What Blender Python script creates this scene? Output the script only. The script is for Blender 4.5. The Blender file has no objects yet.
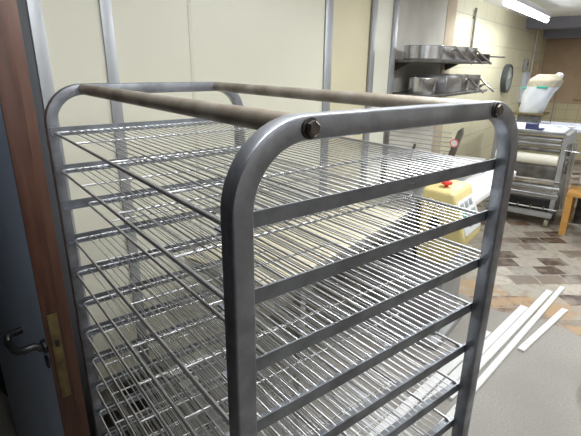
import bpy, bmesh, math, random
from mathutils import Vector, Matrix
random.seed(7)
C = bpy.context.scene.collection
PI = math.pi
TH = math.radians(14)          # the room is turned 14 degrees against the rack
CT, ST = math.cos(TH), math.sin(TH)

def W3(u, n, z=0.0):
    return Vector((u * CT - n * ST, u * ST + n * CT, z))

# ------------------------------------------------------------------ materials
def mat(name, col, rough=0.5, metal=0.0, col2=None, nscale=8.0, namt=1.0, bump=0.0, bscale=60.0,
        stretch=None, rough2=None, spec=None, emit=None, estr=0.0):
    m = bpy.data.materials.new(name); m.use_nodes = True
    nt = m.node_tree; b = nt.nodes['Principled BSDF']
    b.inputs['Base Color'].default_value = (*col, 1)
    b.inputs['Roughness'].default_value = rough
    b.inputs['Metallic'].default_value = metal
    if spec is not None: b.inputs['Specular IOR Level'].default_value = spec
    tc = nt.nodes.new('ShaderNodeTexCoord'); mp = nt.nodes.new('ShaderNodeMapping')
    nt.links.new(tc.outputs['Object'], mp.inputs['Vector'])
    if stretch: mp.inputs['Scale'].default_value = stretch
    if col2 is not None or rough2 is not None:
        nz = nt.nodes.new('ShaderNodeTexNoise'); nz.inputs['Scale'].default_value = nscale
        nz.inputs['Detail'].default_value = 6
        nt.links.new(mp.outputs[0], nz.inputs['Vector'])
        rp = nt.nodes.new('ShaderNodeMapRange')
        rp.inputs['From Min'].default_value = 0.35; rp.inputs['From Max'].default_value = 0.65
        rp.inputs['To Max'].default_value = namt
        nt.links.new(nz.outputs['Fac'], rp.inputs['Value'])
        if col2 is not None:
            mx = nt.nodes.new('ShaderNodeMixRGB')
            mx.inputs[1].default_value = (*col, 1); mx.inputs[2].default_value = (*col2, 1)
            nt.links.new(rp.outputs[0], mx.inputs[0]); nt.links.new(mx.outputs[0], b.inputs['Base Color'])
        if rough2 is not None:
            mr = nt.nodes.new('ShaderNodeMapRange')
            mr.inputs['To Min'].default_value = rough; mr.inputs['To Max'].default_value = rough2
            nt.links.new(rp.outputs[0], mr.inputs['Value']); nt.links.new(mr.outputs[0], b.inputs['Roughness'])
    if bump:
        n2 = nt.nodes.new('ShaderNodeTexNoise'); n2.inputs['Scale'].default_value = bscale
        nt.links.new(mp.outputs[0], n2.inputs['Vector'])
        bp = nt.nodes.new('ShaderNodeBump'); bp.inputs['Strength'].default_value = bump
        bp.inputs['Distance'].default_value = 0.002
        nt.links.new(n2.outputs['Fac'], bp.inputs['Height']); nt.links.new(bp.outputs[0], b.inputs['Normal'])
    if emit:
        b.inputs['Emission Color'].default_value = (*emit, 1); b.inputs['Emission Strength'].default_value = estr
    return m

M = dict(
    tube=mat('rack_steel', (.43, .455, .50), .33, .9, (.17, .17, .175), 14, .75, .25, 90, rough2=.55),
    rail=mat('rail_steel', (.30, .32, .35), .42, .85, (.16, .165, .17), 18, .8, .2, 90, rough2=.6),
    tie=mat('worn_tube_steel', (.40, .36, .30), .42, .55, (.22, .185, .14), 14, .9, .3, 70, rough2=.6),
    wire=mat('chromed_wire', (.66, .67, .68), .3, .9, (.5, .5, .5), 30, .7),
    bolt=mat('dark_bolt_steel', (.2, .17, .15), .35, .9, (.05, .04, .035), 60, .8),
    washer=mat('dark_washer', (.05, .045, .04), .5, .6),
    rubber=mat('grey_rubber', (.05, .05, .055), .7),
    cream=mat('cream_panel', (.71, .70, .585), .38, 0, (.68, .67, .56), 3, .7),
    yellowpanel=mat('yellowed_panel', (.64, .59, .41), .4, 0, (.6, .55, .39), 3, .7),
    strip=mat('brushed_strip', (.42, .44, .46), .42, .6, (.34, .35, .37), 5, .8, stretch=(1, 1, .3)),
    plaster=mat('grey_plaster', (.64, .62, .55), .8, 0, (.5, .48, .42), 4, .6),
    beigeband=mat('beige_plaster', (.5, .42, .3), .8, 0, (.44, .36, .26), 6, .6),
    brown=mat('brown_boards', (.50, .37, .25), .7, 0, (.43, .31, .2), 4, .8),
    ceil=mat('white_ceiling', (.8, .8, .8), .9),
    beam=mat('shaded_beam', (.27, .27, .34), .7),  # bluish shade of the far beams put into the base colour
    wood=mat('stained_wood', (.085, .032, .016), .42, 0, (.04, .013, .008), 7, 1, .2, 40, stretch=(6, 6, .8)),
    woodlight=mat('worn_wood_edge', (.10, .045, .024), .5, 0, (.08, .03, .016), 7, 1, stretch=(6, 6, .8)),
    blue=mat('blue_grey_door_paint', (.42, .51, .64), .42, 0, (.36, .45, .58), 3, .8),
    black=mat('black_plastic', (.015, .015, .016), .3),
    brass=mat('tarnished_brass', (.2, .15, .06), .45, .6, (.09, .065, .03), 30, .8),
    stain=mat('stainless', (.6, .61, .62), .3, .95, (.4, .4, .41), 6, .6),
    staindark=mat('grimy_steel', (.24, .235, .22), .5, .75, (.1, .095, .08), 10, .8),
    potm=mat('aluminium_pan', (.66, .66, .67), .26, .95, (.45, .45, .46), 12, .7),
    potdark=mat('dark_pan', (.1, .095, .09), .4, .7),
    yellow=mat('yellow_enamel', (.70, .59, .27), .38, 0, (.62, .52, .23), 5, .7),
    red=mat('red_button', (.75, .04, .025), .3),
    green=mat('green_button', (.02, .42, .24), .3),
    panelw=mat('pale_panel', (.68, .71, .7), .4),
    panelg=mat('grey_display', (.3, .33, .34), .4),
    felt=mat('cream_felt_and_rib_highlight', (.72, .67, .5), .9, 0, (.62, .57, .42), 9, .6),
    white=mat('white_paint', (.8, .8, .79), .5, 0, (.7, .7, .69), 6, .6),
    dough=mat('cream_roller', (.9, .87, .75), .5),
    greybody=mat('grey_enamel', (.36, .37, .36), .5, 0, (.3, .3, .3), 6, .8),
    ply=mat('orange_plywood', (.62, .33, .09), .5, 0, (.5, .25, .06), 6, .8, stretch=(1, 1, 6)),
    bluebox=mat('dark_blue_plastic', (.045, .055, .14), .4),
    sack=mat('beige_sack', (.40, .37, .28), .9, 0, (.33, .30, .22), 9, .8, .5, 30),
    cloth=mat('white_cloth', (.62, .64, .66), .85, 0, (.5, .53, .57), 5, .7, .5, 20),
    greenband=mat('green_band', (.03, .32, .22), .7),
    blackrim=mat('dark_clock_rim', (.06, .07, .075), .4),
    clockface=mat('grey_clock_glass', (.33, .37, .34), .25, 0, (.26, .3, .27), 6, .6),
    pinksign=mat('red_sticker', (.8, .16, .18), .5),
    darkvoid=mat('unlit_walls_dark', (.05, .05, .06), .9),  # darkness of the unlit corridor and walls put into the base colour
    seam=mat('pale_seam_cover', (.62, .60, .49), .4),
    doorframe=mat('grey_green_frame', (.26, .26, .2), .5, 0, (.2, .2, .16), 5, .7),
    gapdark=mat('gap_shade', (.06, .065, .075), .5),  # dark strip colour standing in for the shaded gap beside the frame
    concrete=mat('grey_skirting', (.3, .29, .26), .6),
    glow=mat('fluorescent_tube', (1, 1, 1), .4, emit=(.93, .96, 1), estr=12),
    housing=mat('white_lamp_housing', (.8, .8, .82), .4),
    bluewhite=mat('bluish_white_plastic', (.62, .66, .76), .5),
)

def floor_material():
    m = bpy.data.materials.new('concrete_and_mosaic'); m.use_nodes = True
    nt = m.node_tree; N = nt.nodes; L = nt.links; b = N['Principled BSDF']
    tc = N.new('ShaderNodeTexCoord')
    def noise(sc, det=5, vec=None):
        n = N.new('ShaderNodeTexNoise'); n.inputs['Scale'].default_value = sc; n.inputs['Detail'].default_value = det
        L.new(vec or tc.outputs['Object'], n.inputs['Vector']); return n
    def mix(fac, c1, c2):
        x = N.new('ShaderNodeMixRGB')
        if hasattr(fac, 'links'): L.new(fac, x.inputs[0])
        else: x.inputs[0].default_value = fac
        for i, c in ((1, c1), (2, c2)):
            if isinstance(c, tuple): x.inputs[i].default_value = (*c, 1)
            else: L.new(c, x.inputs[i])
        return x.outputs[0]
    def ramp(src, stops, interp='LINEAR'):
        r = N.new('ShaderNodeValToRGB'); r.color_ramp.interpolation = interp
        e = r.color_ramp.elements
        e[0].position, e[0].color = stops[0][0], (*stops[0][1], 1)
        e[1].position, e[1].color = stops[-1][0], (*stops[-1][1], 1)
        for p, c in stops[1:-1]:
            q = e.new(p); q.color = (*c, 1)
        L.new(src, r.inputs[0]); return r.outputs[0]
    # concrete
    n1 = noise(1.6); n2 = noise(90, 3)
    con = mix(ramp(n2.outputs['Fac'], [(.35, (0, 0, 0)), (.7, (1, 1, 1))]), (.27, .255, .23), (.36, .34, .305))
    con = mix(ramp(n1.outputs['Fac'], [(.4, (0, 0, 0)), (.75, (.7, .7, .7))]), con, (.23, .215, .19))
    # broken tile mosaic laid diagonally
    mp = N.new('ShaderNodeMapping'); mp.inputs['Rotation'].default_value = (0, 0, math.radians(50))
    mp.inputs['Scale'].default_value = (1, 1, 1)
    nd = noise(7, 3)
    vm = N.new('ShaderNodeVectorMath'); vm.operation = 'SCALE'; vm.inputs['Scale'].default_value = .05
    L.new(nd.outputs['Color'], vm.inputs[0])
    va = N.new('ShaderNodeVectorMath'); va.operation = 'ADD'
    L.new(tc.outputs['Object'], va.inputs[0]); L.new(vm.outputs[0], va.inputs[1]); L.new(va.outputs[0], mp.inputs['Vector'])
    br = N.new('ShaderNodeTexBrick'); br.offset = .37; br.squash = 1.0
    br.inputs['Color1'].default_value = (0, 0, 0, 1); br.inputs['Color2'].default_value = (1, 1, 1, 1)
    br.inputs['Scale'].default_value = 1; br.inputs['Brick Width'].default_value = .25
    br.inputs['Row Height'].default_value = .19; br.inputs['Mortar Size'].default_value = .006
    br.inputs['Mortar'].default_value = (.5, .5, .5, 1)
    L.new(mp.outputs[0], br.inputs['Vector'])
    tiles = ramp(br.outputs['Color'], [(0, (.07, .045, .032)), (.2, (.15, .09, .055)), (.36, (.2, .165, .13)),
                 (.46, (.38, .35, .29)), (.66, (.31, .29, .25)), (.85, (.47, .43, .36))], 'CONSTANT')
    tiles = mix(br.outputs['Fac'], tiles, (.38, .34, .28))
    n3 = noise(5, 6)
    tiles = mix(ramp(n3.outputs['Fac'], [(.5, (0, 0, 0)), (.68, (.7, .7, .7))]), tiles, (.36, .34, .29))
    n4 = noise(14, 6)
    tiles = mix(ramp(n4.outputs['Fac'], [(.5, (0, 0, 0)), (.7, (.7, .7, .7))]), tiles, (.24, .17, .11))
    # position along the room, wobbled
    sp = N.new('ShaderNodeSeparateXYZ'); L.new(tc.outputs['Object'], sp.inputs[0])
    n5 = noise(2.2, 5)
    ma = N.new('ShaderNodeMath'); ma.operation = 'MULTIPLY_ADD'; ma.inputs[1].default_value = .5
    L.new(n5.outputs['Fac'], ma.inputs[0]); L.new(sp.outputs['X'], ma.inputs[2])
    def step(a, c):
        r = N.new('ShaderNodeMapRange'); r.inputs['From Min'].default_value = a; r.inputs['From Max'].default_value = c
        L.new(ma.outputs[0], r.inputs['Value']); return r.outputs[0]
    # orange worn strip along the border of the mosaic
    m1 = N.new('ShaderNodeMath'); m1.operation = 'SUBTRACT'
    L.new(step(3.42, 3.46), m1.inputs[0]); L.new(step(3.72, 3.9), m1.inputs[1])
    n6 = noise(6, 6)
    m2 = N.new('ShaderNodeMath'); m2.operation = 'MULTIPLY'
    L.new(m1.outputs[0], m2.inputs[0])
    L.new(ramp(n6.outputs['Fac'], [(.42, (0, 0, 0)), (.55, (1, 1, 1))]), m2.inputs[1])
    col = mix(step(3.42, 3.46), con, tiles)
    col = mix(m2.outputs[0], col, (.40, .27, .15))
    L.new(col, b.inputs['Base Color'])
    b.inputs['Roughness'].default_value = .42
    bp = N.new('ShaderNodeBump'); bp.inputs['Strength'].default_value = .25; bp.inputs['Distance'].default_value = .004
    L.new(n2.outputs['Fac'], bp.inputs['Height']); L.new(bp.outputs[0], b.inputs['Normal'])
    return m

def tile_material(name, c1, c2, mortar, axis, w=.3, h=.15):
    m = bpy.data.materials.new(name); m.use_nodes = True
    nt = m.node_tree; N = nt.nodes; L = nt.links; b = N['Principled BSDF']
    tc = N.new('ShaderNodeTexCoord'); sp = N.new('ShaderNodeSeparateXYZ'); cb = N.new('ShaderNodeCombineXYZ')
    L.new(tc.outputs['Object'], sp.inputs[0]); L.new(sp.outputs[axis], cb.inputs[0]); L.new(sp.outputs['Z'], cb.inputs[1])
    br = N.new('ShaderNodeTexBrick'); br.offset = 0
    br.inputs['Color1'].default_value = (*c1, 1); br.inputs['Color2'].default_value = (*c2, 1)
    br.inputs['Mortar'].default_value = (*mortar, 1); br.inputs['Scale'].default_value = 1
    br.inputs['Brick Width'].default_value = w; br.inputs['Row Height'].default_value = h
    br.inputs['Mortar Size'].default_value = .004
    L.new(cb.outputs[0], br.inputs['Vector']); L.new(br.outputs['Color'], b.inputs['Base Color'])
    b.inputs['Roughness'].default_value = .45
    return m

# ------------------------------------------------------------------ mesh helpers
class MB:
    def __init__(s): s.bm = bmesh.new()
    def box(s, a, b, bev=0.0):
        bm2 = bmesh.new(); bmesh.ops.create_cube(bm2, size=1)
        for v in bm2.verts:
            v.co = Vector([(a[i] + b[i]) / 2 + v.co[i] * (b[i] - a[i]) for i in range(3)])
        if bev: bmesh.ops.bevel(bm2, geom=bm2.edges[:], offset=bev, segments=2, affect='EDGES', profile=.5)
        s._add(bm2); return s
    def rbox(s, c, size, rot, bev=0.0):
        bm2 = bmesh.new(); bmesh.ops.create_cube(bm2, size=1)
        for v in bm2.verts: v.co = Vector([v.co[i] * size[i] for i in range(3)])
        if bev: bmesh.ops.bevel(bm2, geom=bm2.edges[:], offset=bev, segments=2, affect='EDGES', profile=.5)
        bm2.transform(Matrix.Translation(Vector(c)) @ rot.to_4x4()); s._add(bm2); return s
    def _add(s, bm2):
        me = bpy.data.meshes.new('t'); bm2.to_mesh(me); bm2.free(); s.bm.from_mesh(me); bpy.data.meshes.remove(me)
    def loft(s, loops, closed=False, caps=True):
        vs = [[s.bm.verts.new(p) for p in lp] for lp in loops]; n = len(loops[0]); k = len(loops)
        for i in range(k if closed else k - 1):
            A, B = vs[i], vs[(i + 1) % k]
            for j in range(n):
                s.bm.faces.new((A[j], A[(j + 1) % n], B[(j + 1) % n], B[j]))
        if caps and not closed:
            s.bm.faces.new(list(reversed(vs[0]))); s.bm.faces.new(vs[-1])
        return s
    def tube(s, pts, r, seg=8, closed=False):
        pts = [Vector(p) for p in pts]; loops = []; n = len(pts)
        rad = r if isinstance(r, (list, tuple)) else [r] * n
        up = None
        for i, p in enumerate(pts):
            if closed: t = (pts[(i + 1) % n] - pts[i - 1]).normalized()
            else: t = (pts[min(i + 1, n - 1)] - pts[max(i - 1, 0)]).normalized()
            if up is None:
                up = Vector((0, 0, 1)) if abs(t.z) < .9 else Vector((1, 0, 0))
            a = t.cross(up).normalized(); b2 = a.cross(t).normalized(); up = b2
            loops.append([p + (a * math.cos(2 * PI * k / seg) + b2 * math.sin(2 * PI * k / seg)) * rad[i] for k in range(seg)])
        return s.loft(loops, closed)
    def lathe(s, prof, c=(0, 0, 0), axis='Z', seg=28):
        loops = []
        for r, h in prof:
            lp = []
            for k in range(seg):
                a = 2 * PI * k / seg
                x, y = r * math.cos(a), r * math.sin(a)
                p = {'Z': (x, y, h), 'Y': (x, h, -y), 'X': (h, x, y)}[axis]
                lp.append(Vector(p) + Vector(c))
            loops.append(lp)
        return s.loft(loops)
    def prism(s, poly, a, b, axis='Y'):
        def P(q, t): return {'Y': (q[0], t, q[1]), 'X': (t, q[0], q[1]), 'Z': (q[0], q[1], t)}[axis]
        return s.loft([[P(q, a) for q in poly], [P(q, b) for q in poly]])
    def done(s, name, m, parent=None, smooth=35):
        bmesh.ops.recalc_face_normals(s.bm, faces=s.bm.faces[:])
        me = bpy.data.meshes.new(name); s.bm.to_mesh(me); s.bm.free()
        for q in (m if isinstance(m, list) else [m]): me.materials.append(q)
        o = bpy.data.objects.new(name, me); C.objects.link(o)
        if smooth:
            for p in me.polygons: p.use_smooth = True
            try: me.set_sharp_from_angle(angle=math.radians(smooth))
            except Exception: pass
        if parent: o.parent = parent
        return o

def tag(o, label, cat, group=None):
    o['label'] = label; o['category'] = cat
    if group: o['group'] = group
    return o
def thing(name, label, cat, loc=(0, 0, 0), rz=0.0, group=None):
    o = bpy.data.objects.new(name, None); C.objects.link(o); o.empty_display_size = .05
    o.location = loc; o.rotation_euler = (0, 0, rz)
    return tag(o, label, cat, group)
def rthing(name, label, cat, u, n, z=0.0, rz=0.0, group=None):   # placed in the room's own axes
    return thing(name, label, cat, W3(u, n, z), TH + rz, group)
def copy_tree(o, parent=None):
    c = o.copy(); C.objects.link(c); c.parent = parent
    for ch in list(o.children): copy_tree(ch, c)
    return c
def struct(o, room=True):
    o['kind'] = 'structure'
    if room: o.rotation_euler = (0, 0, TH)
    return o

# ------------------------------------------------------------------ room shell (local x = along the panel wall, y = towards it)
NW, NT, UF, H = 1.52, 1.60, 10.65, 2.6
U0, N0 = -2.6, -3.2
bm = MB(); bm.box((U0, N0, -.1), (UF + .2, 2.6, 0)); struct(bm.done('floor', floor_material(), smooth=0))
bm = MB(); bm.box((U0, N0, H), (UF + .2, 2.6, H + .1)); struct(bm.done('ceiling', M['ceil'], smooth=0))
# cold-room panel wall
bm = MB(); bm.box((.34, NW, 0), (3.06, NT - .001, H)); struct(bm.done('wall_left', M['cream'], smooth=0))
bm = MB(); bm.box((2.50, NW - .004, .09), (3.06, NW - .0005, H)); struct(bm.done('trim_1', M['yellowpanel'], smooth=0))
bm = MB(); bm.box((3.06, NW - .012, 0), (3.47, NT - .001, H)); struct(bm.done('wall_pillar', M['cream'], smooth=0))
k = 2
for a, b2, d in ((.490, .540, .012), (.774, .826, .010), (2.41, 2.50, .012), (3.03, 3.10, .03), (3.395, 3.475, .03)):
    bm = MB(); bm.box((a, NW - d, .09), (b2, NW - (0.0005 if d < .02 else .0125), H), .002)
    struct(bm.done('trim_%d' % k, M['strip'])); k += 1
bm = MB(); bm.box((.34, NW - .02, 0), (.445, NW - .0005, H), .002); struct(bm.done('trim_%d' % k, M['doorframe'])); k += 1
bm = MB(); bm.box((.445, NW - .008, 0), (.489, NW - .0005, H), .001); struct(bm.done('trim_%d' % k, M['gapdark'])); k += 1
bm = MB(); bm.box((1.232, NW - .002, .09), (1.256, NW - .0005, H), .0005); struct(bm.done('trim_%d' % k, M['seam'])); k += 1
bm = MB(); bm.box((.541, NW - .014, 0), (3.02, NW - .0005, .09), .003); struct(bm.done('baseboard_left', M['concrete']))
# plaster and tiled wall beyond the panel wall
bm = MB(); bm.box((3.4, NT, 0), (4.87, NT + .1, H)); struct(bm.done('wall_recess', M['plaster'], smooth=0))
bm = MB(); bm.box((4.87, NT - .005, 0), (5.15, NT + .1, H)); struct(bm.done('trim_%d' % k, M['beigeband'], smooth=0)); k += 1
tilm = tile_material('cream_tiles', (.66, .63, .45), (.62, .59, .42), (.42, .38, .28), 'X', .45, .3)
bm = MB(); bm.box((5.15, NT, 0), (UF, NT + .1, H)); struct(bm.done('wall_back', tilm, smooth=0))
tilf = tile_material('cream_square_tiles', (.6, .54, .35), (.56, .5, .33), (.36, .3, .2), 'Y', .2, .2)
bm = MB(); bm.box((UF, N0, 0), (UF + .15, NT + .1, 1.13)); struct(bm.done('wall_far_tiles', tilf, smooth=0))
bm = MB(); bm.box((UF - .02, N0, 1.13), (UF + .15, NT + .1, H)); struct(bm.done('wall_far', M['brown'], smooth=0))
for y0 in (.62, -.35):
    bm = MB(); bm.box((UF - .05, y0 - .06, 1.18), (UF - .021, y0, 2.3), .004); struct(bm.done('trim_%d' % k, M['brown'])); k += 1
bm = MB(); bm.box((UF - .06, -1.6, 1.2), (UF - .021, .9, 1.26), .004); struct(bm.done('trim_%d' % k, M['brown'])); k += 1
# dropped beams under the ceiling at the far end
bm = MB(); bm.box((8.6, N0, 2.44), (8.95, NT, H)); struct(bm.done('trim_%d' % k, M['beam'], smooth=0)); k += 1
bm = MB(); bm.box((10.2, N0, 2.36), (UF - .06, NT, H)); struct(bm.done('trim_%d' % k, M['beam'], smooth=0)); k += 1
# walls behind and beside the camera, corridor behind the door
bm = MB(); bm.box((U0, N0 - .1, 0), (UF + .2, N0, H)); struct(bm.done('wall_front', M['plaster'], smooth=0))
bm = MB(); bm.box((U0, N0, 0), (UF, N0 + .03, 1.15)); struct(bm.done('wall_front_dark_added', M['wood'], smooth=0))  # unseen dark panel, added to darken reflections in the rack uprights
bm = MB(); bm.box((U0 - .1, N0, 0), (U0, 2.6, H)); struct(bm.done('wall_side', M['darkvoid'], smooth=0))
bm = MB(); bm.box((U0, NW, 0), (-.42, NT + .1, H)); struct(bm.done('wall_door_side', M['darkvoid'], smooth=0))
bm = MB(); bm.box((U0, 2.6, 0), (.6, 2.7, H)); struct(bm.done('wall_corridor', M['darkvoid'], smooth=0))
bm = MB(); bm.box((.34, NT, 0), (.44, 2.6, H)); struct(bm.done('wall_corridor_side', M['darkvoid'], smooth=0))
bm = MB(); bm.box((-.42, NW - .02, 0), (-.34, NT + .12, 2.1), .004); struct(bm.done('trim_%d' % k, M['wood'])); k += 1
bm = MB(); bm.box((-.42, NW - .02, 2.1), (.34, NT + .12, 2.18), .004); struct(bm.done('trim_%d' % k, M['wood'])); k += 1
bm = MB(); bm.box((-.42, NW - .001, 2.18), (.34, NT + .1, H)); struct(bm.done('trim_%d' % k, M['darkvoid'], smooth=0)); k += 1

# ------------------------------------------------------------------ the open door
dang = math.atan2(.993, -.12)                     # direction of the leaf, away from its free edge
D = bpy.data.objects.new('door_1', None); C.objects.link(D); D.location = (-.10, .873, 0); D.rotation_euler = (0, 0, dang)
D['kind'] = 'structure'
# local x along leaf, local +y = painted side (towards camera-left)
bm = MB(); bm.box((.004, -.045, .012), (.90, 0, 2.09), .002); bm.done('door_leaf', M['blue'], D)
bm = MB(); bm.box((-.001, -.046, .012), (.004, .001, 2.09), .001); bm.done('edge_strip', M['wood'], D)
bm = MB(); bm.box((.014, -.074, .012), (.90, -.045, 2.09), .002); bm.done('rebated_lip', M['woodlight'], D)
bm = MB(); bm.box((-.0035, -.036, .86), (-.001, -.010, 1.14), .0008); lk = bm.done('lock_plate', M['brass'], D)
bm = MB(); bm.box((-.006, -.030, 1.035), (-.0032, -.018, 1.058), .0008); bm.done('latch_bolt', M['black'], lk)
HX = .026
bm = MB(); bm.lathe([(.021, 0), (.021, .007), (.017, .010), (.0, .010)], (HX, .0, 1.034), 'Y')
bm.lathe([(.0115, .006), (.011, .02)], (HX, 0, 1.034), 'Y', 16)
hd = bm.done('handle_rose', M['black'], D)
pts = [(HX, .006, 1.034), (HX, .03, 1.045), (HX + .002, .052, 1.043), (HX + .010, .066, 1.042), (HX + .024, .072, 1.042), (HX + .06, .073, 1.044),
       (HX + .085, .073, 1.034), (HX + .100, .069, 1.047), (HX + .107, .058, 1.048), (HX + .110, .030, 1.049)]
bm = MB(); bm.tube(pts, .011, 12); bm.done('lever', M['black'], hd)
bm = MB(); bm.box((.012, .0, .965), (.036, .007, 1.0), .003); bm.done('keyhole_cover', M['black'], D)

# ------------------------------------------------------------------ the rack trolley (x along the end frames, y along the grids)
RW, RD, RH = .62, .978, 1.75
TA, TB = .029, .0277
Rb = .105
T = thing('rack_trolley', 'tall steel bakery rack trolley with rounded end frames in the foreground', 'rack trolley', (0, 0, 0))
def end_frame(y0):
    path = []                                          # (point on the outer line, inward normal)
    zb = .16
    path.append(((0, zb), (1, 0)))
    path.append(((0, RH - Rb), (1, 0)))
    for i in range(1, 17):
        a = PI - (PI / 2) * i / 16
        path.append(((Rb + Rb * math.cos(a), RH - Rb + Rb * math.sin(a)), (-math.cos(a), -math.sin(a))))
    for i in range(0, 17):
        a = PI / 2 - (PI / 2) * i / 16
        path.append(((RW - Rb + Rb * math.cos(a), RH - Rb + Rb * math.sin(a)), (-math.cos(a), -math.sin(a))))
    path.append(((RW, zb), (-1, 0)))
    c = .0035; prof = []
    for cx, cy, a0 in ((TA - c, TB - c, 0), (c, TB - c, 90), (c, c, 180), (TA - c, c, 270)):
        for da in (0, 30, 60, 90):
            a = math.radians(a0 + da); prof.append((cx + c * math.cos(a), cy + c * math.sin(a)))
    loops = [[(p[0] + n[0] * q[0], y0 + q[1], p[1] + n[1] * q[0]) for q in prof] for p, n in path]
    bm = MB(); bm.loft(loops)
    return bm.done('end_frame', M['tube'], T, 30)
end_frame(0); end_frame(RD - TB)
DZ, ZT = .1028, RH - .1107
NR = 14
RHh = .0206
def rail(z, far):
    # angle section: upright flange against the frame, shelf flange turned inward
    y0 = TB if not far else RD - TB
    s = 1 if not far else -1
    t = .0028
    prof = [(0, z), (0, z - RHh), (s * .024, z - RHh), (s * .024, z - RHh + t), (s * t, z - RHh + t), (s * t, z)]
    bm = MB(); bm.prism([(y0 + q[0] + s * .0003, q[1]) for q in prof], .006, RW - .006, 'X')
    return bm.done('rail', M['rail'], T, 0)
r0 = rail(ZT, False); r1 = rail(ZT, True)
for i in range(1, NR):
    for r in (r0, r1):
        c = r.copy(); C.objects.link(c); c.parent = T; c.location = (0, 0, -DZ * i)
XT, ZTUBE, RT = .106, RH - TA / 2, .0142
for x in (XT, RW - XT):
    bm = MB(); bm.tube([(x, TB + .0003, ZTUBE), (x, .3, ZTUBE), (x, .6, ZTUBE), (x, RD - TB - .0003, ZTUBE)], RT, 24)
    bm.done('tie_tube', M['tie'], T, 40)
for x in (XT, RW - XT):
    for y, s in ((0, -1), (RD, 1)):
        bm = MB(); bm.lathe([(.0125, 0), (.0125, .0022), (.0115, .0028), (.0, .0028)], (0, 0, 0), 'Y', 24)
        o = bm.done('washer', M['washer'], T); o.location = (x, y, ZTUBE); o.scale = (1, s, 1)
        bm = MB(); rot = .35
        loops = []
        for h, r in ((.0028, .0098), (.0080, .0098), (.0098, .0078), (.0100, .004)):
            loops.append([(r * math.cos(rot + PI / 3 * q), h, r * math.sin(rot + PI / 3 * q)) for q in range(6)])
        bm.loft(loops); b_ = bm.done('bolt', M['bolt'], o, 20)
# base frame and castors
for x in (0.0005, RW - TA - .0005):
    bm = MB(); bm.box((x, TB, .165), (x + TA, RD - TB, .195), .002); bm.done('base_bar', M['tube'], T)
for x in (.02, RW - .02):
    for y in (.02, RD - .02):
        bm = MB(); bm.box((x - .03, y - .03, .150), (x + .03, y + .03, .158), .002)
        for s in (-1, 1): bm.box((x + s * .018 - .0015, y - .02, .045), (x + s * .018 + .0015, y + .02, .150))
        ca = bm.done('castor', M['stain'], T)
        bm = MB(); bm.lathe([(.004, -.014), (.058, -.014), (.0602, -.009), (.0602, .009), (.058, .014), (.004, .014)], (x, y, .0605), 'X', 24)
        bm.done('wheel', M['rubber'], ca)

# ------------------------------------------------------------------ wire cooling grids
WR, FR, CRR = .0013, .0034, .0027
GW, GD0, GD1 = .587, .034, .944
GX = .0165
def make_grid(label):
    g = thing('wire_grid', label, 'wire grid', (0, 0, 0), 0, 'wire cooling grids in the rack')
    x0, x1, y0, y1, rc = GX, GX + GW, GD0, GD1, .014
    pts = []
    for cx, cy, a0 in ((x1 - rc, y1 - rc, 0), (x0 + rc, y1 - rc, 90), (x0 + rc, y0 + rc, 180), (x1 - rc, y0 + rc, 270)):
        for da in (0, 22.5, 45, 67.5, 90):
            a = math.radians(a0 + da); pts.append((cx + rc * math.cos(a), cy + rc * math.sin(a), 0))
    bm = MB(); bm.tube(pts, FR, 10, True); bm.done('rim_rod', M['wire'], g, 60)
    for y in (.215, .48, .745):
        bm = MB(); bm.tube([(x0, y, -.001), (x1, y, -.001)], CRR, 8); bm.done('cross_rod', M['wire'], g, 60)
    bm = MB(); n = 30; xs = x0 + .0375
    step = (x1 - .026 - xs) / (n - 1)
    for k2 in range(n):
        x = xs + step * k2
        bm.tube([(x, y0 - .001, .0012), (x, y0 + .004, .0034), (x, (y0 + y1) / 2, .0030), (x, y1 - .004, .0034), (x, y1 + .001, .0012)], WR, 6)
    bm.done('wires', M['wire'], g, 60)
    return g
ordn = ['topmost', 'second from the top', 'third from the top', 'fourth from the top', 'fifth from the top', 'sixth from the top',
        'seventh from the top', 'eighth from the top', 'ninth from the top', 'tenth from the top', 'eleventh from the top', 'twelfth from the top']
zg0 = ZT - RHh + .0028 + FR
g0 = make_grid('chromed wire cooling grid on the topmost pair of rack rails')
g0.location = (0, 0, zg0)
xo = [0, .001, .056, .006, -.003, .004, -.004, .002, 0, -.002, .003, 0]
grids = [g0]
for i in range(1, 12):
    c = copy_tree(g0); c.location = (xo[i], 0, zg0 - DZ * i)
    c['label'] = 'chromed wire cooling grid on the rack rails %s' % ordn[i]
    grids.append(c)
grids[2]['label'] = 'chromed wire cooling grid pushed out to the right, on the third rack rails'

# ------------------------------------------------------------------ dough sheeter behind the rack
S = rthing('dough_sheeter', 'dough sheeter with yellow control head, pale belts and wire safety guard behind the rack', 'dough sheeter', 0, 0)
ZS = .9
bm = MB()
bm.box((.96, .745, ZS - .045), (2.34, 1.33, ZS - .004), .006); bm.done('infeed_table', M['stain'], S)
bm = MB(); bm.box((.97, .765, ZS - .003), (2.34, 1.31, ZS + .006), .003); bm.done('infeed_belt', M['felt'], S)
bm = MB(); bm.box((2.86, .52, ZS - .055), (4.2, 1.15, ZS - .006), .006); bm.done('outfeed_table', M['white'], S)
bm = MB(); bm.box((2.87, .535, ZS - .005), (4.19, 1.135, ZS + .004), .002); bm.done('outfeed_belt', M['white'], S)
bm = MB()
bm.box((2.36, .72, .55), (2.86, 1.16, 1.0), .02); bm.done('roller_housing', M['stain'], S)
bm = MB(); bm.box((2.38, .50, .06), (2.80, 1.10, .60), .012)
bm.box((2.30, .46, 0), (2.88, 1.14, .06), .01); bm.done('pedestal', M['greybody'], S)
bm = MB(); bm.box((2.35, .70, .56), (2.86, 1.10, .60)); bm.done('under_tray', M['staindark'], S)
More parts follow.
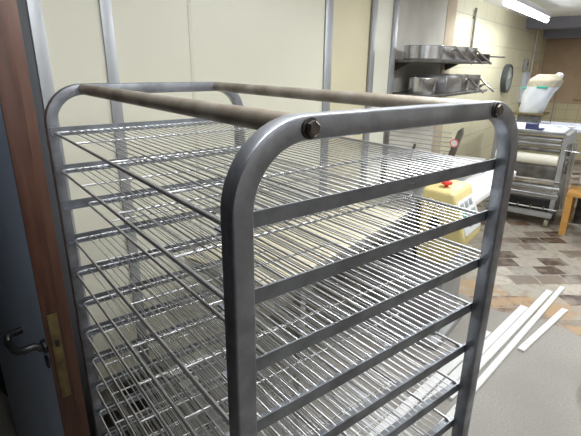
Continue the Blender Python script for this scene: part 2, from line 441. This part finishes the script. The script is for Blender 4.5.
for u_ in (1.2, 4.0):
    for n_ in ((.79, 1.28) if u_ < 2 else (.60, 1.10)):
        bm = MB(); bm.box((u_ - .02, n_ - .02, 0), (u_ + .02, n_ + .02, ZS - .045), .003); bm.done('leg', M['stain'], S)
# yellow head, sloped front panel
prof = [(.70, .60), (.50, .60), (.40, .74), (.40, .80), (.50, 1.075), (.70, 1.085)]
bm = MB(); bm.prism(prof, 2.36, 2.72, 'X')
bmesh.ops.recalc_face_normals(bm.bm, faces=bm.bm.faces[:])
bmesh.ops.bevel(bm.bm, geom=bm.bm.edges[:], offset=.024, segments=3, affect='EDGES', profile=.5)
hd = bm.done('control_head', M['yellow'], S, 50)
bm = MB(); bm.tube([(2.357, .64, 1.02), (2.354, .60, 1.0), (2.354, .56, .98), (2.354, .545, .95), (2.356, .55, .90)], .009, 8); bm.done('raised_rib', M['felt'], hd)  # pale material stands in for the highlight on the yellow rib
SL = Vector((0, .09, .23)).normalized(); ang = math.atan2(.09, .23)
rot = Matrix.Rotation(-ang, 3, 'X')
def on_panel(u_, t, out):      # t = distance up the slope
    nn = Vector((0, -SL.z, SL.y))
    return Vector((u_, .40, .80)) + SL * t + nn * out
bm = MB(); bm.rbox(on_panel(2.54, .12, .002), (.31, .008, .225), rot, .003); pn = bm.done('control_panel', M['panelw'], hd)
bm = MB(); bm.rbox(on_panel(2.57, .095, .0075), (.17, .004, .10), rot, .001); bm.done('display', M['panelg'], pn)
for i in range(3):
    bm = MB(); bm.rbox(on_panel(2.445 + i * .08, .190, .0075), (.052, .004, .04), rot, .001); bm.done('key', M['panelg'], pn)
bm = MB(); bm.rbox(on_panel(2.44, .135, .009), (.04, .008, .035), rot, .003); bm.done('start_button', M['green'], pn)
bm = MB(); bm.lathe([(.012, 0), (.012, .016), (.032, .018), (.036, .026), (.032, .036), (.015, .040), (0, .040)], (2.47, .585, 1.083), 'Z', 24)
bm.done('emergency_stop', M['red'], hd)
bm = MB(); bm.lathe([(.034, -.022), (.036, .0)], (2.362, .60, .87), 'X', 16); bm.done('knob', M['black'], hd)
# wire guard over the rollers
bm = MB(); bm.prism([(.66, 1.06), (.70, 1.06), (.60, 1.42), (.575, 1.44), (.57, 1.40)], 2.60, 2.63, 'X'); gp = bm.done('guard_plate', M['staindark'], S)
bm = MB(); bm.lathe([(.0, -.003), (.027, -.003), (.027, .0)], (2.598, .612, 1.34), 'X', 24); st = bm.done('round_sticker', M['pinksign'], gp)
bm = MB(); bm.lathe([(.0, -.0015), (.020, -.0015), (.020, .0)], (2.595, .612, 1.34), 'X', 20); bm.done('sticker_centre', M['white'], st)
bm = MB(); bm.box((2.60, 1.08, 1.0), (2.63, 1.11, 1.42), .004); bm.done('guard_post', M['staindark'], S)
bm = MB()
for i in range(8):
    bm.tube([(2.615, .60 + .006 * (7 - i), 1.40 - i * .03), (2.615, 1.095, 1.405 - i * .03)], .0036, 6)
bm.done('guard_wires', M['greybody'], S)
bm = MB(); bm.prism([(.68, 1.20), (.68, 1.26), (.90, 1.19), (1.05, 1.185), (1.05, 1.17), (.68, 1.17)], 2.63, 2.645, 'X'); bm.done('guard_flap', M['staindark'], S)
bm = MB(); bm.tube([(2.58, .90, 1.12), (2.58, .885, 1.24), (2.585, .868, 1.31)], .009, 10)
bm.tube([(2.58, .885, 1.24), (2.58, .915, 1.20)], .007, 8); bm.done('lift_handle', M['staindark'], S)
bm = MB(); bm.box((2.88, .72, 1.02), (3.9, 1.10, 1.03), .003); bm.box((2.88, .72, ZS), (2.92, 1.1, 1.02)); bm.box((3.86, .72, ZS), (3.9, 1.1, 1.02))
bm.done('catch_tray', M['stain'], S)

# ------------------------------------------------------------------ stand-ins for unidentified patches between the rack and the panel wall
t = rthing('standin_trolley', 'low grey trolley standing in for unidentified dark patches behind the rack near the panel wall', 'trolley', .50, 1.14)
bm = MB(); bm.box((0, 0, .28), (.42, .34, .30), .004); bm.done('top_shelf', M['staindark'], t)
bm = MB(); bm.box((0, 0, .12), (.42, .36, .14), .004); bm.done('bottom_shelf', M['staindark'], t)
for x in (.012, .408):
    for y in (.012, .328):
        bm = MB(); bm.box((x - .012, y - .012, 0), (x + .012, y + .012, .28), .002); bm.done('leg', M['staindark'], t)
bm = MB(); bm.box((0, 0, 0), (.16, .12, .09), .006); bm.box((.005, .005, .09), (.155, .115, .10), .003)
o = tag(bm.done('standin_box', M['black']), 'small black box standing in for a dark patch behind the rack', 'box'); o.location = W3(.56, 1.22, .3005); o.rotation_euler.z = TH
bm = MB(); bm.box((0, 0, 0), (.12, .14, .05), .008)
o = tag(bm.done('standin_tub', M['white']), 'low white tub standing in for a pale patch behind the rack', 'tub'); o.location = W3(.76, 1.17, .3005); o.rotation_euler.z = TH

# ------------------------------------------------------------------ bakery roller machine on the right
Q = rthing('dough_moulder', 'long steel dough moulding machine with rollers and castors beside the tiled wall', 'machine', 5.5, 0)
def qbox(name, a, b2, m, bev=.006):
    q = MB(); q.box(a, b2, bev); return q.done(name, m, Q)
for y in (.33, 1.06):
    bm = MB(); bm.prism([(.02, .20), (.74, .20), (.76, 1.02), (.62, 1.10), (.02, 1.10)], y - .025, y + .025, 'Y'); bm.done('side_plate', M['greybody'], Q)
qbox('top_tray', (0.0, .36, 1.105), (.80, 1.09, 1.125), M['bluewhite'])
qbox('top_rim', (-.01, .33, 1.085), (.0, 1.09, 1.13), M['stain'], .002)
for z, r, m, nm in ((1.033, .03, 'stain', 'upper_roller'), (.975, .024, 'stain', 'upper_roller'), (.91, .026, 'staindark', 'upper_roller')):
    bm = MB(); bm.lathe([(.0, .36), (r, .36), (r, 1.03), (.0, 1.03)], (.035, 0, z), 'Y', 20); bm.done(nm, M[m], Q)
bm = MB(); bm.lathe([(.0, .362), (.062, .362), (.062, 1.03), (.0, 1.03)], (.03, 0, .80), 'Y', 28); bm.done('cream_roller', M['dough'], Q)
qbox('front_panel', (.02, .36, .58), (.05, 1.03, .735), M['staindark'])
for z, r, m in ((.565, .011, 'stain'), (.47, .04, 'stain'), (.375, .036, 'stain'), (.40, .010, 'wire')):
    bm = MB(); bm.lathe([(.0, .29), (r, .29), (r, 1.03), (.0, 1.03)], (.0 if r < .02 else .05, 0, z), 'Y', 20); bm.done('lower_roller', M[m], Q)
qbox('drip_panel', (.03, .36, .19), (.06, 1.03, .33), M['black'])
qbox('base_beam', (0, .31, .12), (.70, 1.08, .185), M['greybody'])
bm = MB(); bm.lathe([(.0, .27), (.009, .27), (.009, 1.03), (.0, 1.03)], (-.02, 0, .235), 'Y', 12); bm.done('adjusting_rod', M['wire'], Q)
for i in range(5):
    bm = MB(); bm.box((-.035, .40 + i * .14, .21), (-.008, .415 + i * .14, .265), .003); bm.done('brass_clip', M['brass'], Q)
for x in (.06, .64):
    for y in (.36, 1.03):
        bm = MB(); bm.box((x - .02, y - .02, .085), (x + .02, y + .02, .121), .002); ca = bm.done('castor', M['staindark'], Q)
        bm = MB(); bm.lathe([(.0, -.02), (.046, -.02), (.05, -.012), (.05, .012), (.046, .02), (.0, .02)], (x, y, .05), 'Y', 20); bm.done('wheel', M['sack'], ca)
# gear side with chains
bm = MB(); bm.lathe([(.0, 0), (.07, 0), (.07, .02), (.0, .02)], (.10, .27, .93), 'Y', 18)
bm.lathe([(.0, 0), (.05, 0), (.05, .02), (.0, .02)], (.08, .27, .78), 'Y', 18)
bm.lathe([(.0, 0), (.04, 0), (.04, .02), (.0, .02)], (.16, .27, .68), 'Y', 18); bm.done('gears', M['staindark'], Q)
for y in (.25, .22):
    bm = MB(); bm.tube([(.05, y, .25), (.05, y, 1.02)], .012, 8); bm.done('side_rod', M['stain'], Q)
bm = MB(); bm.tube([(.02, .16, .92), (.02, .32, .93)], .008, 8); bm.tube([(.02, .16, .92), (.02, .15, .97)], .012, 8); bm.done('crank', M['stain'], Q)

o = MB(); o.box((0, 0, 0), (.10, .13, .07), .008); o.box((-.02, -.06, 0), (.1, -.0, .02), .004)
o = tag(o.done('plastic_box', M['bluebox']), 'dark blue box on top of the steel dough moulding machine', 'box'); o.location = W3(5.56, .64, 1.1255); o.rotation_euler.z = TH
for i, (u_, n_, nm) in enumerate(((6.05, .50, 'left one'), (6.05, .36, 'right one'))):
    bm = MB(); bm.lathe([(.0, 0), (.035, 0), (.045, .015), (.044, .017), (.0, .008)], (0, 0, 0), 'Z', 20)
    o = tag(bm.done('small_dish', M['white']), 'small white dish at the back edge of the moulding machine tray, %s' % nm, 'dish', 'white dishes'); o.location = W3(u_, n_, 1.1255)

# bench behind with the flour sack on a scale
B = rthing('workbench', 'pale workbench behind the moulding machine carrying the flour sack', 'bench', 6.4, 0)
bm = MB(); bm.box((0, -.4, 1.04), (.75, 1.30, 1.08), .005); bm.done('bench_top', M['bluewhite'], B)
for x in (.04, .70):
    for y in (-.35, 1.24):
        bm = MB(); bm.box((x - .025, y - .025, 0), (x + .025, y + .025, 1.04), .003); bm.done('leg', M['staindark'], B)
SC = rthing('weighing_scale', 'brown platform scale under the flour sack', 'scale', 6.5, .74)
bm = MB(); bm.box((0, 0, .12), (.4, .42, .145), .008); bm.done('platform', M['brass'], SC)
bm = MB(); bm.box((.06, .08, .0), (.34, .34, .12), .01); bm.done('base', M['staindark'], SC)
SC.location.z = 1.0805
FS = rthing('flour_sack', 'open beige flour sack with a white cloth lower half standing on the scale', 'sack', 6.70, .95, 1.2265)
def sack_part(z0, z1, name, m, n=10, parent=FS, extra=0.0):
    loops = []
    for i in range(n + 1):
        z = z0 + (z1 - z0) * i / n
        f = z / .50
        hx = .115 + .03 * math.sin(f * 3) - .07 * max(0, f - .85) / .15 + extra
        hy = .14 + .06 * min(f, .8) / .8 - .09 * max(0, f - .86) / .14 + extra
        off = -.13 * f
        lp = []
        for k2 in range(24):
            a = 2 * PI * k2 / 24
            w = 1 + .06 * math.sin(3 * a + z * 14) + .04 * math.sin(7 * a - z * 22)
            sx = math.copysign(abs(math.cos(a)) ** .7, math.cos(a)); sy = math.copysign(abs(math.sin(a)) ** .7, math.sin(a))
            lp.append((hx * w * sx, off + hy * w * sy, z))
        loops.append(lp)
    q = MB(); q.loft(loops); return q.done(name, m, parent, 60)
sack_part(0, .34, 'white_cover', M['cloth']); sack_part(.34, .50, 'sack_top', M['sack'])
bm = MB(); bm.box((-.165, -.18, .325), (-.135, -.05, .352), .004); bm.done('green_band', M['greenband'], FS)
bm = MB(); bm.box((-.150, .075, .31), (-.120, .13, .335), .004); bm.done('green_band', M['greenband'], FS)
bm = MB(); bm.lathe([(.0, 0), (.045, 0), (.05, .04), (.03, .065), (.0, .07)], (0, 0, 0), 'Z', 18)
bm.lathe([(.0, -.012), (.035, -.012), (.035, 0), (.0, .0)], (0, 0, 0), 'Z', 18)
# held on a wall bracket in front of the brown wall
KP = rthing('spool_holder', 'small white spool on a slim dark post beside the flour sack', 'spool', 6.95, .72, 1.0805)
bm.bm.transform(Matrix.Translation((0, 0, .60))); bm.done('white_spool', M['white'], KP)
bm = MB(); bm.tube([(0, 0, 0), (0, 0, .59)], .006, 8); bm.done('post', M['staindark'], KP)

# plywood stool
P = rthing('plywood_stool', 'orange plywood stool standing right of the dough moulding machine', 'stool', 5.38, -.12)
bm = MB(); bm.box((0, -.02, .45), (.40, .32, .50), .004); bm.done('seat', M['ply'], P)
for x in (.0, .36):
    for y in (-.02, .25):
        bm = MB(); bm.prism([(y, 0), (y + .065, 0), (y + .07, .45), (y + .0, .45)], x, x + .03, 'X'); bm.done('leg', M['ply'], P)
bm = MB(); bm.box((.02, -.02, .12), (.04, .30, .15), .003); bm.done('stretcher', M['stain'], P)

G = rthing('grey_cabinet', 'pale grey machine cabinet at the right edge beyond the orange stool', 'cabinet', 5.85, -.40)
bm = MB(); bm.box((0, 0, .5), (.5, .55, .98), .02); bm.done('body', M['panelw'], G)
bm = MB(); bm.box((.04, .03, .0), (.46, .52, .5), .01); bm.done('plinth', M['staindark'], G)
bm = MB(); bm.tube([(-.01, .42, .56), (-.03, .38, .555), (-.03, .30, .55), (-.01, .26, .56)], .014, 8); bm.done('handle', M['black'], G)
bm = MB(); bm.box((-.01, .30, .86), (.001, .50, .97), .004); bm.done('dark_panel', M['bluebox'], G)
G2 = MB(); G2.prism([(0, 0), (.03, 0), (.10, .36), (.07, .36)], 0, .25, 'X')
o = tag(G2.done('plastic_board', M['bluewhite']), 'bluish white board leaning at the right edge beside the stool', 'board'); o.location = W3(4.95, -.23, 0); o.rotation_euler.z = TH

# white box on the floor at the right edge
o = rthing('white_box', 'small white box on the grey floor at the right edge', 'box', 2.36, -.62)
bm = MB(); bm.box((0, 0, 0), (.22, .25, .085), .004); bm.done('carton', M['white'], o)
bm = MB(); bm.box((.12, .08, .0855), (.20, .24, .145), .004); bm.done('dark_flap', M['greybody'], o)

# ------------------------------------------------------------------ white laths lying on the floor
def lath(a, b2, w, h, z, label, slant=False):
    A = W3(*a); Bv = W3(*b2); d = (Bv - A); L_ = d.length; an = math.atan2(d.y, d.x)
    q = MB(); q.box((0, -w / 2, 0), (L_, w / 2, h), .002)
    q.box((.06, -w / 2 + .004, h), (L_ - .06, -w / 2 + .012, h + .004), .001)
    o = q.done('lath', M['white'])
    tag(o, label, 'lath', 'white laths on the floor'); o.location = (A.x, A.y, z); o.rotation_euler.z = an
    q = MB(); q.lathe([(.004, 0), (.004, .001), (0, .001)], (L_ * .12, .004, h), 'Z', 8); q.lathe([(.004, 0), (.004, .001), (0, .001)], (L_ * .9, .004, h), 'Z', 8); q.done('screw', M['staindark'], o)
    return o
lath((1.55, .20), (3.88, -.060), .040, .018, .0005, 'longest white lath, reaching farthest onto the worn mosaic border')
lath((2.66, .015), (3.46, -.135), .045, .016, .0005, 'short white lath on the right side of the pile')
lath((1.90, .235), (3.72, .015), .050, .020, .0005, 'white lath in the middle of the pile, second longest')
lath((1.60, .33), (3.30, .125), .058, .018, .0005, 'broad white lath left of the middle of the pile')
lath((1.20, .455), (2.75, .255), .058, .016, .0005, 'white lath at the far left of the pile, ending nearest the rack')

# ------------------------------------------------------------------ shelves and pans on the wall
def shelf(z, label, u0=3.50, u1=5.1):
    s = rthing('wall_shelf', label, 'shelf', u0, 1.13, z)
    q = MB(); q.box((0, 0, 0), (u1 - u0, .46, .025), .003); q.done('plank', M['staindark'], s)
    for x in (.15, u1 - u0 - .15):
        q = MB(); q.prism([(.30, 0), (.455, 0), (.455, -.07), (.44, -.07)], x, x + .02, 'X'); q.done('bracket', M['staindark'], s)
    return s
ZS1, ZS2 = 1.838, 1.55
shelf(ZS1, 'upper wall shelf with a row of pans, left of the clock'); shelf(ZS2, 'lower wall shelf with pans below the upper one')
def pan(u_, n_, z, r, h, label, hl=.2, ha=-1.9, m='potm', tilt=-.12):
    p = rthing('saucepan', label, 'pan', u_, n_, z + .0005, 0, 'pans on the wall shelves')
    q = MB(); q.lathe([(.0, 0), (r * .96, 0), (r, .008), (r, h), (r + .004, h + .002), (r + .003, h + .005), (r - .003, h + .004), (r - .004, h), (r - .004, .01), (.0, .006)], (0, 0, 0), 'Z', 32)
    q.done('pot_body', M[m], p)
    if hl:
        c, s_ = math.cos(ha), math.sin(ha)
        q = MB(); q.tube([(c * r, s_ * r, h * .75), (c * (r + .03), s_ * (r + .03), h * .77), (c * (r + hl), s_ * (r + hl), h * .77 + tilt)], [.009, .008, .010], 8)
        q.done('handle', M[m], p)
    return p
zz = ZS1 + .025
pan(3.70, 1.34, zz, .165, .11, 'wide shallow pan at the left end of the upper shelf', 0)
pan(4.03, 1.29, zz, .13, .115, 'middle-sized pan on the upper shelf, second from the left, handle towards the room')
pan(4.31, 1.27, zz, .12, .12, 'pan with long handle in the middle of the upper shelf')
pan(4.60, 1.27, zz, .12, .12, 'pan with long handle second from the right on the upper shelf')
pan(5.00, 1.27, zz, .14, .07, 'dark frying pan at the right end of the upper shelf', .26, -.55, 'potdark', .0)
zz = ZS2 + .025
pan(3.66, 1.30, zz, .115, .13, 'round pot at the left end of the lower shelf', 0)
pan(4.47, 1.27, zz, .12, .15, 'tall pot on the lower shelf right of the rectangular tin', .2)
pan(4.80, 1.27, zz, .13, .15, 'tall pot near the right end of the lower shelf', .2)
bm = MB(); bm.box((0, 0, 0), (.42, .30, .16), .012); bm.box((-.01, -.01, .155), (.43, .31, .165), .003)
o = tag(bm.done('baking_tin', M['stain']), 'rectangular steel tin on the lower wall shelf between two pots', 'tin'); o.location = W3(3.88, 1.16, zz + .0005); o.rotation_euler.z = TH
bm = MB(); bm.lathe([(.0, 0), (.05, 0), (.10, .04), (.095, .04), (.045, .005), (.0, .005)], (0, 0, 0), 'Z', 24)
bm.tube([(.09, -.02, .035), (.22, -.08, .05)], .008, 8)
o = tag(bm.done('ladle_bowl', M['potdark']), 'dark bowl with a stub handle at the right end of the lower shelf', 'bowl'); o.location = W3(5.08, 1.27, zz + .0005); o.rotation_euler.z = TH

# wall things on the tiles
bm = MB(); bm.tube([(0, 0, 0), (0, 0, .62)], .014, 10)
for z in (.12, .5): bm.box((-.022, -.005, z), (.022, .022, z + .02), .003)
o = tag(bm.done('wall_pipe', M['staindark']), 'dark vertical pipe on the cream tiles above the pan shelves', 'pipe'); o.location = W3(5.78, NT - .023, 1.87); o.rotation_euler.z = TH
K = rthing('wall_clock', 'round dark-rimmed wall clock on the cream tiled wall', 'clock', 7.72, NT - .001, 1.64)
bm = MB(); bm.lathe([(.0, 0), (.215, 0), (.222, -.03), (.215, -.075), (.19, -.08), (.185, -.06), (.0, -.06)], (0, 0, 0), 'Y', 40); bm.done('rim', M['blackrim'], K)
bm = MB(); bm.lathe([(.0, -.061), (.184, -.061), (.184, -.066), (.0, -.066)], (0, 0, 0), 'Y', 40); bm.done('face', M['clockface'], K)
bm = MB(); bm.rbox((.03, -.069, .03), (.10, .003, .010), Matrix.Rotation(-.6, 3, 'Y')); bm.rbox((-.02, -.069, .05), (.008, .003, .12), Matrix.Rotation(-.2, 3, 'Y')); bm.done('hands', M['white'], K)
SW = rthing('switch_box', 'grey switch box on the tiled wall between clock and corner', 'switch', 8.95, NT - .001, 1.86)
bm = MB(); bm.box((-.09, -.06, -.1), (.09, 0, .1), .006); bm.done('case', M['greybody'], SW)
bm = MB(); bm.box((-.03, -.068, -.02), (.03, -.06, .04), .003); bm.done('switch', M['black'], SW)
bm = MB(); bm.tube([(0, 0, 1.2), (0, 0, 2.58)], .018, 10)
o = tag(bm.done('conduit', M['plaster']), 'pale vertical conduit on the tiled wall near the far corner', 'pipe'); o.location = W3(9.5, NT - .02, 0); o.rotation_euler.z = TH
bm = MB(); bm.box((0, 0, 0), (.14, .10, .30), .006)
o = tag(bm.done('meter_box', M['brown']), 'brownish box on the tiled wall beside the pale conduit', 'box'); o.location = W3(9.75, NT - .101, 1.62); o.rotation_euler.z = TH
bm = MB(); bm.prism([(0, 0), (-.10, .0), (-.05, .52), (0, .54)], 0, .35, 'X')
o = tag(bm.done('apron', M['bluewhite']), 'pale bluish apron hanging on the tiled wall behind the flour sack', 'apron'); o.location = W3(9.0, NT - .001, 1.2); o.rotation_euler.z = TH
# hook on the panel wall beside the door
HK = rthing('wire_hook', 'small wire hook on the steel strip beside the open door', 'hook', .50, NW - .0125, .62)
bm = MB(); bm.tube([(0, 0, .07), (.0, -.02, .05), (.03, -.03, .02), (.05, -.03, .0), (.03, -.03, -.012), (.01, -.03, -.005)], .004, 8); bm.done('hook_wire', M['wire'], HK)
bm = MB(); bm.box((-.012, -.008, .055), (.012, 0, .085), .002); bm.done('hook_plate', M['black'], HK)

# ------------------------------------------------------------------ ceiling lamps
def batten(u_, n_, label, power, length=1.5, z=H, size=.14, tub=.02):
    L_ = rthing('ceiling_lamp', label, 'ceiling lamp', u_, n_, z, 0, 'fluorescent battens')
    q = MB(); q.box((0, -.05, -.06), (length, .05, -.001), .006); q.done('housing', M['housing'], L_)
    q = MB(); q.lathe([(.0, .02), (tub, .02), (tub, length - .02), (.0, length - .02)], (0, 0, -.065 - tub), 'X', 14); q.done('tube', M['glow'], L_)
    ld = bpy.data.lights.new('lamp_light', 'AREA'); ld.shape = 'RECTANGLE'; ld.size = length; ld.size_y = size
    ld.energy = power; ld.color = (.96, .98, 1.0)
    lo = bpy.data.objects.new('lamp_light', ld); C.objects.link(lo); lo.parent = L_; lo.location = (length / 2, 0, -.075 - 2 * tub)
    return L_
batten(5.0, 1.05, 'bright fluorescent batten under the ceiling above the moulding machine', 28, 2.25, H - .07, tub=.03)
batten(-.2, .25, 'fluorescent batten on the ceiling above the rack trolley', 17)
batten(2.0, .1, 'added fill batten above the dough sheeter, brightening the panel wall', 30)  # unseen lamp added to brighten the right part of the panel wall
batten(3.3, -1.1, 'unseen fill batten over the middle of the floor', 42)  # unseen lamp filling the room from out of view
batten(7.6, -.6, 'added fill batten over the far end of the room, out of view', 55)  # unseen lamp added to lighten the far region
batten(-.6, -2.0, 'added fill batten near the front wall, behind the camera', 24)  # unseen lamp added behind the camera to light rack front and door

w = bpy.data.worlds.new('world'); bpy.context.scene.world = w; w.use_nodes = True
w.node_tree.nodes['Background'].inputs[0].default_value = (.5, .55, .65, 1)
w.node_tree.nodes['Background'].inputs[1].default_value = .05

# ------------------------------------------------------------------ camera
cam = bpy.data.cameras.new('camera'); co = bpy.data.objects.new('camera', cam); C.objects.link(co)
cam.sensor_fit = 'HORIZONTAL'; cam.sensor_width = 36; cam.lens = 446.83 * 36 / 581; cam.clip_start = .02
yaw, pit, rol = .6663, .3291, .0112
cy, sy, cp, sp = math.cos(yaw), math.sin(yaw), math.cos(pit), math.sin(pit)
F = Vector((sy * cp, cy * cp, -sp)); Rt = Vector((cy, -sy, 0)); Uv = Rt.cross(F)
rr = Rt * math.cos(rol) + Uv * math.sin(rol); uu = Uv * math.cos(rol) - Rt * math.sin(rol)
mw = Matrix(((rr.x, uu.x, -F.x), (rr.y, uu.y, -F.y), (rr.z, uu.z, -F.z))).to_4x4()
mw.translation = Vector((-.229, -.3922, 1.803))
co.matrix_world = mw
sc = bpy.context.scene; sc.camera = co
sc.view_settings.view_transform = 'Standard'; sc.view_settings.look = 'None'
sc.view_settings.exposure = 0.14; sc.view_settings.gamma = 1.0; sc.view_settings.use_curve_mapping = False
